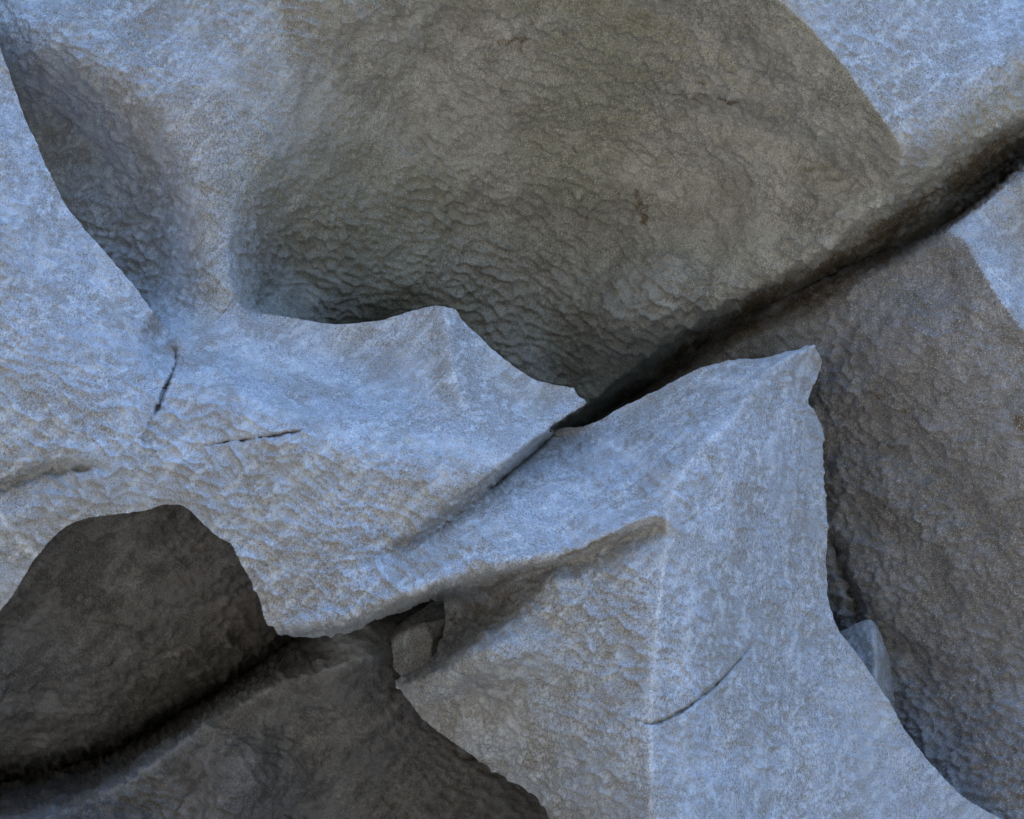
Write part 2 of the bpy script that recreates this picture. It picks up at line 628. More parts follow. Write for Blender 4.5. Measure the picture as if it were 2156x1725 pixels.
# ------------------------------------------------------------------ out of the frame: ground, unseen walls added to shape the light
def sheet(name, origin, udir, vdir, nu, nv, amp, mat, seed):
    a, b = np.meshgrid(np.linspace(0, 1, nu), np.linspace(0, 1, nv))
    P = np.array(origin) + a[..., None] * np.array(udir) + b[..., None] * np.array(vdir)
    n = np.cross(udir, vdir); n = n / np.linalg.norm(n)
    flat = P.reshape(-1, 3)
    flat = flat + n * (amp * fbm(flat / 3.0, 4, seed))[:, None]
    i = (np.arange(nv - 1)[:, None] * nu + np.arange(nu - 1)[None]).ravel()
    F = np.stack([i, i + 1, i + nu + 1, i + nu], -1)
    ob = link_mesh(name, flat, F, origin, mat, None)
    ob['kind'] = 'structure'
    return ob


sheet('ground', (-300, -300, 0), (600, 0, 0), (0, 600, 0), 200, 200, 0.0, GROUND, 5)
sheet('sun_blocker', (-24, 5.6, -0.5), (48, 0, 0), (0, 3.4, 13.6), 160, 60, 0.35, HELPER_ROCK, 8)  # added out of view to keep the sun off the rocks
sheet('bounce_wall', (-13, 5.0, -0.5), (17, -16, 0), (-2.5, -2.5, 8.0), 120, 50, 0.5, HELPER_ROCK, 9)  # added out of view: bounces warm sunlight, cuts off low sky

BLOCKER_GREEN = plain_rock('blocker_green', (0.03, 0.04, 0.02), (0.06, 0.075, 0.04))  # dark colour of the added ring that blocks low sky


def sky_blocker():  # unseen ring added to block the pale low sky
    n, k = 180, 14
    a, b = np.meshgrid(np.linspace(0, 2 * np.pi, n), np.linspace(0, 1, k))
    gap = np.angle(np.exp(1j * (a + 0.45)))          # ring lowered to let in more sky light from the right
    ridge = 44 + 6 * np.sin(3 * a + 1) + 4 * np.sin(7 * a) - 7 * np.exp(-(gap / 0.75) ** 2)
    r = 40 + 14 * b
    P = np.stack([r * np.cos(a), r * np.sin(a), -1 + ridge * b ** 0.8], -1).reshape(-1, 3)
    P[:, 2] += 2.0 * fbm(P / 8, 3, 77)
    i = (np.arange(k - 1)[:, None] * n + np.arange(n - 1)[None]).ravel()
    ob = link_mesh('sky_blocker', P, np.stack([i, i + n, i + n + 1, i + 1], -1), (0, 0, 0), BLOCKER_GREEN, None)
    ob['kind'] = 'structure'


sky_blocker()

# ------------------------------------------------------------------ FRONT ROCK: outline
flank = [(-320, -420), (-120, -140), (0, 100), (60, 270), (130, 420), (200, 510), (270, 590), (330, 668), (372, 722)]
merge = [(372, 722), (418, 700), (462, 668), (496, 628)]
wave_top = [(496, 628), (510, 644), (534, 658), (565, 664), (630, 674), (710, 683), (800, 674), (860, 656), (905, 645), (937, 643), (962, 655), (985, 685), (1030, 728),
            (1080, 772), (1120, 797), (1165, 810), (1208, 818), (1216, 834), (1233, 847), (1222, 858)]
wave_tip = [(1222, 858), (1200, 872), (1170, 892), (1150, 912)]
ridge_top = [(1150, 912), (1175, 903), (1215, 897), (1255, 888), (1300, 862), (1350, 840), (1405, 812), (1455, 784), (1500, 768), (1550, 758), (1610, 752), (1665, 737), (1716, 724)]
ridge_right = [(1716, 724), (1730, 758), (1729, 778), (1712, 812), (1699, 846), (1716, 872), (1729, 900), (1730, 960), (1735, 1020), (1740, 1060), (1743, 1110),
               (1741, 1190), (1744, 1270), (1762, 1322), (1788, 1356), (1830, 1412), (1862, 1462), (1908, 1540), (1960, 1608), (2020, 1672), (2085, 1712), (2240, 1780), (2420, 1860)]
foot = [(2420, 1860), (2420, 2090), (1420, 2090), (1330, 1960), (1230, 1825), (1162, 1725)]
left_edge = [(1162, 1725), (1132, 1685), (1080, 1648), (1010, 1600), (955, 1566), (905, 1530), (870, 1494), (848, 1462), (834, 1436), (850, 1426)]
hollow_edge = [(850, 1426), (888, 1404), (918, 1374), (934, 1338), (940, 1300), (934, 1264)]
under_edge = [(934, 1264), (902, 1268), (856, 1286), (806, 1304), (756, 1322), (704, 1337), (650, 1341), (592, 1335)]
cave_edge = [(592, 1335), (560, 1302), (545, 1262), (522, 1212), (490, 1152), (462, 1132), (432, 1106), (408, 1078), (380, 1064), (345, 1064), (300, 1076), (240, 1084), (190, 1092),
             (140, 1108), (104, 1142), (72, 1180), (48, 1220), (28, 1252), (0, 1286), (-70, 1362), (-160, 1440), (-320, 1560)]
F_OUT = np.vstack([chipped(flank, 1.2, seed=2)[:-1], catmull(merge, 8)[:-1], chipped(wave_top, 1.6, seed=3)[:-1], chipped(wave_tip, 1.5, seed=4)[:-1],
                   chipped(ridge_top, 1.5, seed=5)[:-1], chipped(ridge_right, 2.0, seed=6)[:-1], np.array(foot, float)[:-1], chipped(left_edge, 2.6, seed=7)[:-1],
                   chipped(hollow_edge, 1.5, seed=8)[:-1], chipped(under_edge, 1.6, seed=9)[:-1], chipped(cave_edge, 2.6, seed=10)])

# ------------------------------------------------------------------ BACK ROCK relief: left hollow, bowl, upper slab
A_lines = [
    # arris between bowl and slab
    ('c', [(1480, -400, 190), (1560, -120, 165), (1640, 0, 140), (1700, 55, 130), (1760, 120, 120), (1830, 212, 105), (1875, 275, 92), (1902, 318, 80)]),
    # slab lower soft crest
    ('s', [(1902, 318, 80), (1960, 262, 72), (2040, 190, 55), (2156, 95, 20), (2400, -80, -60)]),
    # band's lower edge over the joint
    ('c', [(1902, 318, 80), (1888, 372, 40), (1866, 418, 22), (1790, 475, -22), (1725, 526, -66), (1632, 583, -120), (1550, 626, -166), (1463, 678, -216), (1380, 739, -275), (1300, 800, -325), (1240, 850, -380), (1100, 950, -440)]),
    ('c', [(1868, 412, 8), (1960, 350, 26), (2060, 288, 20), (2156, 236, 4), (2400, 110, -45)]),
    ('s', [(1960, 386, -40), (2060, 322, -55), (2156, 270, -75), (2400, 140, -110)]),
    # depth of the joint
    ('c', [(2400, 190, -230), (2156, 340, -225), (2050, 430, -210), (1942, 496, -205), (1850, 530, -210), (1776, 560, -230), (1690, 606, -265), (1610, 640, -305), (1524, 693, -355), (1450, 745, -400), (1380, 804, -445), (1240, 888, -510), (1100, 980, -580)]),
    ('s', [(2400, 250, -380), (2156, 395, -380), (1950, 545, -370), (1700, 670, -450), (1400, 860, -620), (1100, 1050, -720)]),
    # bowl's left rim
    ('s', [(640, -400, -40), (600, -150, -30), (575, 0, -20), (530, 130, 0), (505, 300, 10), (492, 400, 18)]),
    ('c', [(492, 400, 18), (486, 470, 24), (484, 530, 32), (488, 580, 40), (500, 630, 44), (520, 660, 38), (560, 690, 20)]),
    # blue spur in the left hollow
    ('s', [(-200, -120, -160), (40, 20, -80), (150, 95, -48), (240, 160, -22), (320, 225, 2), (390, 320, 24), (422, 430, 32), (438, 520, 36), (445, 600, 48)]),
    # hidden continuation below the spur
    ('s', [(372, 722, 124), (418, 702, 84), (464, 670, 62), (498, 636, 48)]),
]
A_points = [
    (-300, 600, -300), (-300, 200, -300), (-100, 250, -260), (60, 250, -175), (140, 240, -150), (230, 320, -135), (310, 380, -92), (180, 430, -160), (260, 480, -130), (345, 480, -62), (290, 560, -95), (350, 420, -60),
    (330, 600, -50), (300, 640, -60), (380, 650, 18), (430, 660, 52), (460, 705, 92), (410, 745, 130),
    (100, -100, -250), (250, 0, -120), (400, 60, -40), (450, 200, 22), (300, 90, -58), (450, 0, -50),
    # bowl
    (522, 500, -30), (560, 480, -95), (600, 560, -210), (530, 600, -55), (560, 640, -150), (620, 400, -110), (530, 400, -10), (640, 250, -65), (690, 100, -40), (560, 330, -5), (720, 0, 0), (820, 0, -30),
    (700, 600, -240), (700, 480, -195), (720, 330, -160), (800, 200, -150), (900, 100, -110),
    (1000, 0, -60), (1200, 0, -20), (1400, 0, 20), (1300, -200, 90), (1000, -200, 40), (1550, 0, 80),
    (850, 600, -290), (900, 450, -270), (950, 300, -225), (1050, 200, -170), (1200, 150, -120), (1400, 150, -65), (1600, 150, 20), (1720, 180, 70),
    (1100, 350, -250), (1300, 350, -215), (1500, 350, -150), (1700, 350, -50), (1800, 330, 15),
    (1100, 550, -330), (1300, 550, -290), (1500, 520, -220), (1650, 470, -120), (1770, 430, -30),
    (1000, 700, -370), (1200, 700, -350), (1000, 850, -440), (800, 750, -400), (1200, 800, -390), (650, 720, -260), (700, 900, -500),
    # slab
    (1700, -100, 90), (1800, 50, 70), (1900, 0, 5), (2000, 0, -55), (2156, -20, -120), (1900, 150, 55), (2000, 120, 10), (2100, 60, -40), (1880, 230, 78), (2400, -250, -230), (1900, -300, -120),
    (1950, 310, 55), (2060, 230, 42), (2156, 160, 12),
]
A = Relief(-340, -420, 2500, 1120, 3.4, A_lines, A_points)
inF = inside_grid(A.u, A.v, F_OUT)
dF = np.zeros(A.u.shape)
dF[inF] = poly_dist(A.u[inF], A.v[inF], F_OUT[::4], closed=True)[0]

# ------------------------------------------------------------------ FRONT ROCK relief
F_lines = [
    # silhouettes
    ('s', [(-320, -420, -60), (-120, -140, 20), (0, 100, 70), (60, 270, 95), (130, 420, 115), (200, 510, 122), (270, 590, 126), (330, 668, 127), (372, 722, 125)]),
    # crest from the flank across the front of the wave
    ('s', [(372, 722, 125), (400, 748, 152), (430, 772, 180), (500, 815, 222), (570, 852, 252), (650, 888, 276), (760, 930, 290), (880, 960, 295), (980, 985, 292)]),
    ('s', [(384, 722, 116), (412, 738, 118), (450, 768, 150), (510, 804, 182), (580, 842, 214), (650, 874, 240)]),
    ('s', [(496, 632, 48), (565, 664, 44), (630, 674, 48), (710, 683, 54), (800, 674, 62), (905, 645, 72)]),
    ('c', [(937, 643, 86), (942, 690, 116), (946, 740, 142), (958, 800, 172), (975, 850, 194)]),
    ('s', [(962, 655, 74), (1030, 728, 92), (1080, 772, 104), (1165, 810, 118), (1233, 847, 138)]),
    # wave's broken lower edge along the joint
    ('c', [(1222, 858, 140), (1170, 892, 172), (1150, 908, 190), (1105, 940, 228), (1050, 985, 268), (1000, 1018, 290), (940, 1058, 302), (880, 1105, 312), (830, 1145, 318)]),
    ('c', [(1172, 903, 60), (1156, 922, 80), (1118, 958, 120), (1074, 995, 170), (1026, 1036, 220), (968, 1080, 262), (905, 1124, 292), (845, 1160, 312)]),
    # ridge top silhouette
    ('s', [(1175, 903, 85), (1255, 888, 70), (1350, 840, 60), (1455, 784, 55), (1550, 758, 50), (1665, 737, 30), (1716, 724, 20)]),
    # crest: top plane to right face, then down the sharp arris
    ('c', [(1716, 726, 25), (1650, 755, 75), (1605, 795, 120), (1570, 845, 165), (1535, 890, 210), (1475, 945, 258), (1430, 1000, 296), (1408, 1060, 322)]),
    ('c', [(1408, 1060, 322), (1402, 1140, 344), (1392, 1240, 362), (1382, 1340, 380), (1375, 1440, 396), (1370, 1525, 410), (1370, 1625, 424), (1370, 1725, 436), (1370, 2080, 470)]),
    # right silhouette
    ('s', [(1730, 758, 5), (1729, 778, 0), (1699, 846, 40), (1729, 900, 25), (1735, 1020, 45), (1743, 1110, 55), (1741, 1190, 65), (1744, 1270, 78), (1788, 1356, 80), (1862, 1462, 85), (1908, 1540, 85), (1960, 1608, 95), (2020, 1672, 110), (2085, 1712, 125), (2240, 1780, 150), (2420, 1860, 170)]),
    # undercut: upper lip of the groove, from cave edge to the arris
    ('c', [(592, 1330, 330), (650, 1326, 345), (704, 1318, 352), (756, 1302, 358), (806, 1284, 362), (856, 1262, 365), (906, 1242, 367), (960, 1222, 368), (1040, 1200, 366), (1130, 1186, 362), (1200, 1166, 358), (1260, 1140, 354), (1320, 1108, 350), (1370, 1090, 346), (1410, 1096, 336), (1426, 1118, 338)]),
    # lower edge of the lip (undersurface runs back)
    ('s', [(592, 1336, 290), (650, 1341, 262), (704, 1337, 240), (756, 1322, 225), (806, 1304, 210), (856, 1286, 190), (902, 1268, 150), (950, 1248, 140)]),
    ('c', [(1080, 1212, 250), (1130, 1203, 278), (1200, 1182, 298), (1260, 1158, 306), (1320, 1130, 308), (1370, 1114, 312), (1398, 1120, 324), (1410, 1136, 338)]),
    # rounded shoulder of the left face towards the hollow
    ('s', [(1170, 1200, 322), (1130, 1252, 318), (1070, 1300, 305), (1000, 1345, 278), (930, 1390, 240), (870, 1425, 200), (838, 1440, 172)]),
    # hollow wall
    ('s', [(850, 1426, 140), (888, 1404, 125), (918, 1374, 95), (934, 1338, 65), (940, 1300, 40), (934, 1264, 30)]),
    ('s', [(1095, 1228, 250), (1050, 1268, 205), (1000, 1314, 165), (950, 1366, 145)]),
    # left silhouette of the left face
    ('s', [(834, 1438, 170), (870, 1494, 178), (955, 1566, 205), (1080, 1648, 252), (1162, 1725, 285), (1330, 1960, 350)]),
    # cave mouth
    ('s', [(560, 1302, 322), (522, 1212, 318), (462, 1132, 312), (380, 1064, 306), (300, 1076, 302), (190, 1092, 296), (104, 1142, 290), (28, 1252, 282), (-70, 1362, 270), (-320, 1560, 240)]),
]
F_points = [
    # flank
    (-300, 200, 130), (-200, 700, 270), (0, 300, 165), (0, 500, 225), (0, 700, 268), (0, 900, 298), (60, 450, 170), (100, 600, 205), (150, 750, 252), (250, 760, 228), (250, 880, 275), (120, 900, 290), (330, 800, 225), (330, 900, 272),
    (-200, 1000, 310), (-150, 1250, 300), (60, 1050, 300), (200, 1000, 305), (350, 980, 302),
    # wave front
    (480, 900, 285), (450, 1000, 304), (560, 950, 300), (600, 1050, 312), (700, 1000, 308), (560, 1180, 322), (680, 1180, 332), (800, 1050, 315), (780, 1200, 348), (620, 1290, 334), (700, 1260, 346), (900, 1200, 356),
    # blue saddle
    (450, 715, 100), (540, 750, 112), (520, 690, 66), (470, 690, 78), (620, 770, 104), (700, 730, 68), (700, 770, 84), (780, 770, 88), (870, 740, 100), (890, 690, 82), (650, 820, 176), (760, 850, 178), (860, 850, 172), (930, 830, 174), (900, 910, 240), (800, 900, 242),
    (1020, 800, 132), (1080, 840, 138), (1150, 850, 135), (1040, 880, 195), (1100, 900, 195), (1010, 930, 242), (1000, 870, 190),
    # below the joint
    (1070, 1050, 246), (1150, 1000, 196), (1250, 960, 165), (1350, 900, 118), (1450, 860, 135), (1350, 980, 222), (1250, 1050, 262), (1350, 1050, 296), (1150, 1100, 298), (1000, 1130, 335), (1250, 1110, 332), (1550, 790, 85), (1630, 745, 50),
    # left face
    (1330, 1180, 342), (1250, 1250, 342), (1150, 1320, 326), (1280, 1400, 358), (1150, 1450, 318), (1000, 1450, 252), (1050, 1550, 268), (1250, 1550, 362), (1200, 1680, 328), (1300, 1680, 392), (920, 1470, 210),
    # right face
    (1620, 850, 118), (1690, 780, 38), (1600, 950, 168), (1680, 950, 82), (1500, 1050, 262), (1600, 1100, 182), (1500, 1200, 282), (1650, 1250, 150), (1500, 1400, 306), (1650, 1450, 196), (1500, 1600, 330), (1700, 1600, 205), (1850, 1600, 125), (1600, 1720, 275), (1800, 1720, 170), (1950, 1720, 140), (1700, 1350, 122), (1800, 2000, 220), (2200, 2000, 190),
    # hollow
    (1000, 1255, 130), (960, 1275, 60), (1060, 1225, 225), (980, 1320, 100), (930, 1390, 130),
]
FR = Relief(-340, -440, 2440, 2110, 3.2, F_lines, F_points)
# the blue saddle runs on into the back rock
dM, _, _, _ = poly_dist(FR.u, FR.v, catmull(merge, 8))
w = smooth(0, 85, dM)
m = (FR.u < 640) & (FR.v < 840) & (FR.v > 560)
FR.h = np.where(m, A.at(FR.u, FR.v) * (1 - w) + FR.h * w, FR.h)
# joints and cracks in the front rock
crack_a = [(370, 732), (372, 760), (362, 790), (346, 822), (334, 856), (318, 888)]
crack_b = [(430, 942), (480, 932), (520, 926), (560, 922), (600, 914), (640, 908)]
crack_c = [(1340, 1516), (1370, 1525), (1400, 1516), (1450, 1488), (1500, 1448), (1540, 1408), (1590, 1350)]
crack_d = [(1010, 1345), (1080, 1382), (1150, 1418), (1200, 1440), (1290, 1490), (1350, 1518)]
crack_e = [(1426, 1110), (1460, 1094), (1500, 1070), (1530, 1046)]
FR.carve(crack_a, 3.0, 24)
FR.carve(crack_a[1:4], 3.6, 12)
FR.carve(crack_b, 3.4, 19)
FR.carve([(318, 886), (306, 915), (300, 945)], 3.2, 6)
FR.carve(crack_c, 3.2, 15)
FR.carve(crack_d, 2.4, 2.2)
FR.carve([(656, 856), (650, 880), (644, 908)], 3.5, 7)
FR.carve(crack_e, 2.8, 4)
FR.carve([(1170, 900), (1156, 921), (1118, 957), (1074, 994), (1026, 1035)], 6, 30)
# brow under the left flank
FR.carve([(-80, 1062), (0, 1028), (60, 1004), (110, 992), (180, 985), (230, 990)], 13, 24)
FR.carve([(-80, 1085), (0, 1052), (60, 1030), (110, 1018), (190, 1012)], 26, 14)
FR.carve([(990, 1066), (930, 1108), (870, 1142), (810, 1168), (760, 1182)], 15, 10)
# back rock falls away behind the front rock
A.h = A.h - np.where(inF, np.minimum(0.9 * dF, 160), 0)

A.carve([(985, -20), (930, 60), (885, 150), (862, 240), (868, 330)], 46, 26)
A.carve([(1250, 232), (1400, 232), (1530, 250), (1650, 290), (1760, 350), (1840, 410)], 36, 26)
A.carve([(1010, 330), (1150, 280), (1330, 300), (1480, 350), (1600, 430)], 60, 16)
A.carve([(1080, 10), (1250, -10), (1420, 40), (1560, 130), (1680, 240)], 40, 16)
A.carve([(900, 520), (1050, 470), (1250, 470), (1420, 520)], 50, 14)
A.carve([(1610, 222), (1640, 226), (1668, 246), (1700, 258)], 6, 6)
A.carve([(1040, 108), (1110, 80), (1180, 76), (1240, 60)], 18, 8)
A_OUT = [(-330, -410), (2480, -410), (2480, 200), (2156, 395), (1950, 545), (1700, 675), (1400, 865), (1100, 1020), (560, 900), (330, 800), (-100, 700), (-330, 500)]
slab_region = [(1470, -420), (1560, -120), (1640, 0), (1700, 55), (1760, 120), (1830, 212), (1875, 275), (1902, 318), (1885, 372), (1855, 425), (2000, 470), (2500, 200), (2500, -420)]
stA = [(2250, 230, 150, 42, -32, .95), (2070, 345, 140, 40, -34, .95), (1880, 470, 130, 30, -32, .9), (1760, 550, 110, 26, -30, .85), (1600, 630, 120, 26, -30, .8), (1440, 735, 130, 26, -38, .75), (1320, 830, 110, 26, -36, .7), (1085, 85, 40, 8, -8, .9), (1530, 212, 34, 9, 8, 1.0), (1460, 200, 60, 8, 4, .6), (1345, 430, 18, 36, -25, .85), (1360, 470, 10, 24, -20, .7), (1480, 175, 20, 6, 0, .7), (1700, 95, 9, 7, 0, .6)]  # along the joint: brown stain, strengthened to paint in its shade too
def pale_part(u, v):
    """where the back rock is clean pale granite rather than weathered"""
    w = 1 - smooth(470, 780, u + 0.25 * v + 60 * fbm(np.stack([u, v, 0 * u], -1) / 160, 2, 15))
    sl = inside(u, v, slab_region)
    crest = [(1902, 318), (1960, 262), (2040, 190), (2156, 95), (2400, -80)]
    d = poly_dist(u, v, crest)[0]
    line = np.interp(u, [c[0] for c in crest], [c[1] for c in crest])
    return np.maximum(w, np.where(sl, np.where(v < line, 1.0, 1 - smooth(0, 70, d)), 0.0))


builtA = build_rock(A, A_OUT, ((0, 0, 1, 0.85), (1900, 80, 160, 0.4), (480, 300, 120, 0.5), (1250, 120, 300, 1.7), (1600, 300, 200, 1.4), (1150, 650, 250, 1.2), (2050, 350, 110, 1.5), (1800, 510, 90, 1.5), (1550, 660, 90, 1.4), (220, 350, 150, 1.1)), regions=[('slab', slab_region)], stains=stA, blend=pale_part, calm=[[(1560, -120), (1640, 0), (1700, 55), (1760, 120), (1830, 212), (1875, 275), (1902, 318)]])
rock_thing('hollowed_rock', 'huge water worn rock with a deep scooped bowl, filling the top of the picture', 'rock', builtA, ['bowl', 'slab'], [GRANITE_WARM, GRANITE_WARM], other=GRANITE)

ridge_region = [(1233, 850), (1150, 912), (1050, 990), (840, 1152), (750, 1220), (592, 1340), (592, 1420), (800, 1500), (1162, 1760), (1330, 2110), (2450, 2110), (2450, 1800), (1900, 600), (1400, 600)]
right_region = [(1760, 690), (1716, 726), (1650, 755), (1605, 795), (1570, 845), (1535, 890), (1475, 945), (1430, 1000), (1408, 1060), (1402, 1140), (1392, 1240), (1382, 1340), (1375, 1440), (1370, 1525), (1370, 1725), (1370, 2110), (2450, 2110), (2450, 1700)]
def worn_edges(u, v):
    """pale lines where the sharp edges are worn, and quartz veins"""
    w = np.zeros(len(u))
    n = fbm(np.stack([u, v, 0 * u], -1) / 22, 3, 29)
    for pts, wd, amt in (([(1408, 1060), (1402, 1140), (1392, 1240), (1382, 1340), (1375, 1440), (1370, 1525), (1370, 1625), (1370, 1800)], 4.5, .6),
                         ([(1650, 755), (1605, 795), (1570, 845), (1535, 890), (1475, 945), (1430, 1000), (1408, 1060)], 9, .45),
                         ([(938, 645), (942, 690), (946, 740), (958, 800), (975, 850)], 6, .6),
                         ([(-20, 1060), (10, 1100), (45, 1145), (80, 1175)], 8, .85),
                         ([(1188, 1104), (1204, 1118), (1216, 1130)], 4, .9), ([(1590, 935), (1600, 985)], 5, .6), ([(1466, 1050), (1474, 1090)], 5, .5),
                         ([(520, 750), (620, 770), (700, 800)], 16, .4), ([(700, 905), (850, 925), (980, 950), (1040, 975)], 22, .4), ([(620, 720), (700, 745)], 9, .4), ([(500, 830), (620, 878)], 14, .3), ([(430, 650), (470, 700), (540, 740)], 10, .35), ([(800, 700), (860, 760), (900, 800)], 12, .3), ([(1050, 800), (1120, 870), (1150, 895)], 10, .35), ([(1250, 920), (1330, 960), (1400, 1010)], 12, .3), ([(1520, 960), (1540, 1080), (1535, 1200)], 7, .35), ([(1470, 1150), (1450, 1300), (1440, 1450)], 9, .3), ([(1640, 880), (1620, 1000)], 6, .35), ([(200, 480), (230, 620), (300, 740)], 9, .3), ([(90, 480), (80, 640)], 12, .3), ([(700, 1060), (720, 1180)], 14, .25), ([(1040, 1090), (1100, 1150)], 9, .35),
                         ([(1480, 800), (1560, 805), (1590, 790)], 8, .4), ([(560, 1150), (585, 1260)], 16, .3)):
        d = poly_dist(u, v, catmull(pts, 10))[0]
        w = np.maximum(w, amt * np.exp(-(d / wd) ** 2) * np.clip(0.75 + 1.3 * n, 0, 1))
    return w


builtF = build_rock(FR, F_OUT, ((0, 0, 1, 0.6), (600, 1100, 220, 1.15), (850, 1120, 160, 1.0), (250, 900, 180, 1.2), (60, 600, 200, 0.8), (1130, 1450, 200, 1.05), (700, 780, 160, 0.35), (1080, 850, 100, 0.35), (1350, 900, 130, 0.45), (1580, 1200, 220, 0.32), (1650, 1600, 250, 0.36), (1000, 1300, 60, 0.9)), regions=[('ridge', ridge_region), ('face', right_region)],
                    blend=worn_edges, calm=[[(1650, 755), (1605, 795), (1570, 845), (1535, 890), (1475, 945), (1430, 1000), (1408, 1060)], [(1408, 1060), (1402, 1140), (1392, 1240), (1382, 1340), (1375, 1440), (1370, 1525), (1370, 1625), (1370, 2000)], [(938, 645), (942, 690), (946, 740), (958, 800), (975, 850)]],
                    snap=[(catmull(crack_a, 6), 1.6), (catmull(crack_b, 6), 1.6), (catmull(crack_c, 6), 1.6), (catmull(crack_d, 6), 1.6), (catmull(crack_e, 6), 1.6)],
                    stains=[(1240, 1150, 90, 7, -25, .75), (1080, 1205, 90, 8, -10, .5), (1010, 1280, 100, 42, -40, .6), (930, 1085, 110, 9, -36, .3), (130, 985, 90, 9, -8, .35), (130, 1010, 70, 16, -12, .3), (1400, 1110, 30, 14, 10, .45), (950, 1360, 40, 18, -50, .4)])
rock_thing('wave_rock', 'pale blue grey rock shaped into a wave and sharp ridge before the bowl', 'rock', builtF, ['wave', 'ridge', 'side_face'], [GRANITE, GRANITE, GRANITE], other=PALE)

# ------------------------------------------------------------------ RIGHT ROCK
R_lines = [
    ('s', [(2400, 130, -380), (2156, 285, -380), (1950, 445, -370), (1700, 560, -450), (1400, 740, -600), (1100, 910, -720)]),
    ('c', [(2400, 192, -230), (2156, 342, -225), (2050, 432, -210), (1942, 498, -205), (1850, 533, -210), (1776, 563, -230), (1690, 609, -265), (1610, 643, -305), (1524, 696, -355), (1450, 748, -400), (1380, 807, -445), (1240, 891, -510)]),
    ('c', [(2400, 210, -70), (2156, 354, -15), (2050, 446, 15), (1990, 492, 30), (1884, 558, -55), (1776, 616, -115), (1704, 662, -160), (1581, 712, -228), (1506, 757, -278), (1400, 827, -350), (1200, 965, -490)]),
    ('c', [(1990, 492, 30), (2030, 505, 62), (2060, 560, 85), (2100, 625, 105), (2156, 700, 118), (2400, 1000, 150)]),
]
R_points = [
    (2156, 450, 20), (2120, 540, 50), (2156, 600, 60), (2400, 500, -100), (2400, 800, 20),
    (2000, 600, 38), (1850, 650, -55), (1700, 750, -160), (1550, 850, -260), (1400, 1000, -360),
    (2080, 700, 82), (1950, 800, 10), (1800, 850, -95), (1650, 950, -200),
    (2156, 850, 112), (2060, 900, 60), (1950, 1000, -10), (1820, 1050, -105), (1700, 1100, -185), (2156, 1050, 95),
    (2060, 1100, 40), (1950, 1180, -30), (1830, 1250, -120), (1720, 1300, -190), (2156, 1250, 60), (2060, 1300, 0),
    (1950, 1400, -75), (1850, 1450, -150), (2156, 1450, 45), (2060, 1500, 0), (1960, 1560, -50), (1880, 1600, -90), (2156, 1620, 95), (2080, 1640, 52), (2110, 1700, 90), (2000, 1750, 50), (1700, 1700, -200), (2400, 1400, 150), (2400, 1900, 230), (1900, 1900, 60), (1300, 1500, -400), (1300, 1900, -400),
]
R = Relief(1080, 100, 2480, 1980, 4.0, R_lines, R_points)
R.carve([(1745, 1120), (1775, 1200), (1800, 1270), (1806, 1330)], 12, 30)
R.carve([(1745, 905), (1850, 930), (1960, 990), (2060, 1080), (2120, 1180)], 42, 16)
R.carve([(1770, 1075), (1870, 1120), (1960, 1200), (2020, 1300)], 36, 16)
R.carve([(1850, 1330), (1930, 1400), (1990, 1490), (2030, 1580)], 34, 15)
R_OUT = [(2460, 120), (2156, 285), (1950, 445), (1700, 565), (1400, 745), (1100, 915), (1100, 1960), (2460, 1960)]
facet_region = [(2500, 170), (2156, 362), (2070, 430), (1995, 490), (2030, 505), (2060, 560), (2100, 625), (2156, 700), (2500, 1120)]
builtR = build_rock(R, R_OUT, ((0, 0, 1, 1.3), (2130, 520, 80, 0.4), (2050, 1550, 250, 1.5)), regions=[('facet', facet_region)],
                    stains=[(1830, 560, 110, 18, -28, .8), (1700, 630, 110, 20, -28, .8), (1560, 700, 110, 22, -26, .75), (1430, 780, 90, 22, -35, .7), (1850, 835, 40, 6, 22, .8), (1905, 868, 34, 6, 22, .8), (2150, 895, 14, 26, -15, 1.0), (1880, 945, 26, 7, 30, .7), (1803, 1280, 5, 26, -12, .9), (1930, 980, 12, 5, 10, .6), (2130, 460, 14, 5, 5, .5)])  # bank under the joint: brown stain with some shade painted in
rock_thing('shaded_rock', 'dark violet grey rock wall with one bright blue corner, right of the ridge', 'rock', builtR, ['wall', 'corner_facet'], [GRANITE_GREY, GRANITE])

# ------------------------------------------------------------------ CAVE ROCK and LOWER ROCK
C_lines = [
    ('c', [(-300, 1690, -80), (0, 1598, -90), (130, 1582, -95), (250, 1545, -105), (380, 1476, -125), (480, 1422, -140), (590, 1345, -160), (760, 1230, -190)]),
    ('s', [(-300, 1740, -240), (0, 1640, -240), (130, 1614, -240), (250, 1572, -235), (380, 1498, -230), (480, 1440, -225), (600, 1360, -225), (760, 1260, -240)]),
    ('s', [(-300, 1800, -480), (0, 1700, -480), (250, 1630, -480), (480, 1500, -480), (760, 1320, -480)]),
]
C_points = [(-200, 1000, 170), (0, 1000, 150), (300, 1000, 110), (600, 1000, 30), (-200, 1300, 70), (0, 1300, 60), (200, 1300, 40), (400, 1300, -10), (550, 1250, -60), (100, 1450, 0), (300, 1420, -40), (200, 1100, 110), (400, 1150, 50), (800, 1100, -100)]
Cv = Relief(-340, 960, 860, 1780, 4.0, C_lines, C_points)
C_OUT = [(-330, 970), (840, 970), (840, 1290), (480, 1490), (250, 1620), (0, 1690), (-330, 1770)]
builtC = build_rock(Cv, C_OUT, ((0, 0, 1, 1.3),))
rock_thing('cave_rock', 'dark brown rock wall deep inside the cave mouth at lower left', 'rock', builtC, ['rock'], [GRANITE_DARK])

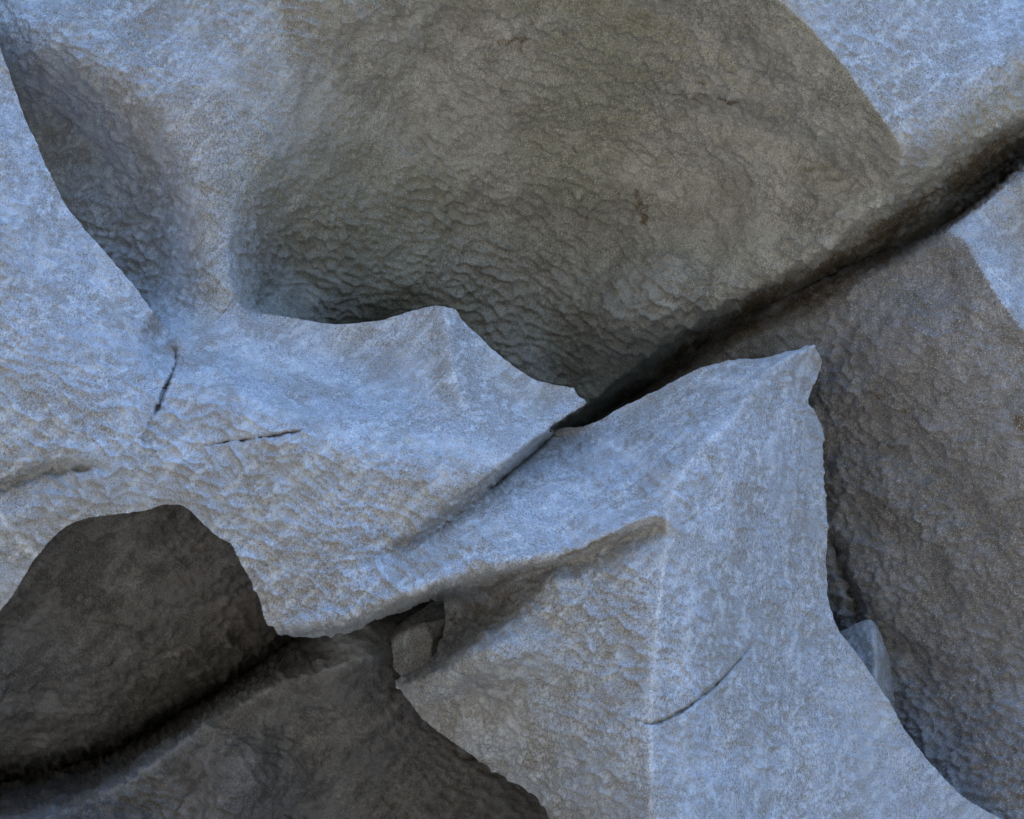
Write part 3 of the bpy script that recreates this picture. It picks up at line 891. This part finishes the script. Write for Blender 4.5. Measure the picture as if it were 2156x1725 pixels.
G_lines = [
    ('s', [(-300, 1650, -480), (0, 1570, -480), (250, 1500, -480), (480, 1380, -480), (700, 1240, -480), (950, 1160, -480)]),
    ('s', [(-300, 1740, -240), (0, 1648, -240), (130, 1620, -235), (250, 1578, -225), (380, 1504, -215), (480, 1446, -205), (620, 1356, -160), (760, 1270, -90)]),
    ('c', [(-300, 1900, 90), (0, 1745, 95), (150, 1700, 90), (270, 1640, 85), (360, 1580, 70), (450, 1512, 55), (540, 1462, 60), (620, 1428, 70), (720, 1398, 78), (790, 1378, 55), (815, 1392, 10), (850, 1430, -30)]),
]
G_lines.append(('c', [(800, 1372, 40), (812, 1340, 0), (850, 1300, -70), (880, 1270, -130)]))
G_lines.append(('c', [(660, 1412, 60), (680, 1370, 0), (705, 1325, -25)]))
G_points = [(665, 1385, 10), (720, 1360, 35), (710, 1325, -15), (770, 1335, 20), (790, 1300, -25), (860, 1290, -80),
            (400, 1640, 58), (600, 1550, 10), (750, 1480, 30), (850, 1470, -15), (900, 1400, -110), (300, 1760, 70), (600, 1700, 5), (850, 1600, -50), (1000, 1650, -80), (850, 1750, -60), (1100, 1750, -110), (0, 1850, 85), (600, 2000, -20), (1100, 2000, -140), (1300, 1700, -150), (1100, 1450, -150), (-300, 2050, 90)]
G = Relief(-340, 1180, 1420, 2110, 4.0, G_lines, G_points)
G.carve([(640, 1385), (680, 1372), (700, 1350), (690, 1320)], 8, 8)
def painted_glint(u, v):
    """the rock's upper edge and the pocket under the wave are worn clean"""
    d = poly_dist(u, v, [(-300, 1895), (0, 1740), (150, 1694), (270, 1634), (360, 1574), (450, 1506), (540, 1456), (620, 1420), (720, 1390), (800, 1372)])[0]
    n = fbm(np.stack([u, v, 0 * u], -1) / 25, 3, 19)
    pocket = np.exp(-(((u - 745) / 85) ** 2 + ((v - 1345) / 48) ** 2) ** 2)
    return np.clip(np.maximum(0.6 * np.exp(-(d / (14 + 12 * n)) ** 2), 0.85 * pocket), 0, 1)  # edge glint and pocket light put in as paler colour


G_OUT = [(-330, 1660), (0, 1575), (250, 1505), (480, 1385), (700, 1250), (950, 1190), (1400, 1300), (1400, 2100), (-330, 2100)]
builtG = build_rock(G, G_OUT, ((0, 0, 1, 1.2), (745, 1345, 90, 0.3)), blend=painted_glint)
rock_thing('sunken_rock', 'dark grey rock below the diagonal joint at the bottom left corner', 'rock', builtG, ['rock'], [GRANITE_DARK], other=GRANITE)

# inner block wedged in the hollow
I_lines = [('c', [(826, 1348, 0), (850, 1330, 12), (875, 1318, 20), (905, 1308, 24), (945, 1300, 10)]), ('s', [(800, 1372, -10), (830, 1330, -28), (880, 1290, -58), (920, 1262, -80), (985, 1262, -100)]), ('c', [(905, 1308, 24), (912, 1350, 28), (905, 1400, 28), (890, 1460, 10)])]
I_points = [(820, 1395, -10), (860, 1370, 8), (870, 1410, 5), (960, 1380, -50), (960, 1330, -40), (985, 1440, -80)]
IB = Relief(780, 1240, 1000, 1480, 2.5, I_lines, I_points)
I_OUT = np.vstack([chipped([(800, 1374), (818, 1352), (832, 1330), (856, 1308), (882, 1290), (905, 1272), (924, 1264), (955, 1262)], 1.6, seed=21), np.array([[985, 1262], [985, 1460], [900, 1460], [852, 1432], [826, 1404]])])
builtI = build_rock(IB, I_OUT, ((0, 0, 1, 0.5),))
rock_thing('wedged_block', 'small broken rock block with a blue top, wedged in the hollow under the wave', 'rock', builtI, ['rock'], [GRANITE])

# wedge stone on the right
S_lines = [('c', [(1765, 1330, -92), (1795, 1352, -48), (1842, 1372, 8)]), ('c', [(1830, 1300, -60), (1842, 1336, -10), (1848, 1380, 15), (1850, 1425, 30), (1852, 1520, 50)])]
S_points = [(1765, 1328, -90), (1790, 1350, -50), (1810, 1390, -10), (1760, 1450, -10), (1875, 1420, -100), (1890, 1500, -110), (1862, 1350, -120)]
S = Relief(1700, 1280, 1960, 1640, 2.5, S_lines, S_points)
S_OUT = np.vstack([chipped([(1720, 1346), (1768, 1328), (1800, 1316), (1830, 1305), (1846, 1320), (1862, 1358), (1874, 1400), (1884, 1450), (1886, 1500), (1900, 1560)], 1.4, seed=22), np.array([[1890, 1620], [1720, 1620]])])
builtS = build_rock(S, S_OUT, ((0, 0, 1, 0.5),), calm=[[(1830, 1300), (1842, 1336), (1848, 1380), (1850, 1425), (1852, 1520)]])
rock_thing('wedge_stone', 'small blue wedge shaped stone behind the right edge of the ridge', 'stone', builtS, ['rock'], [GRANITE])
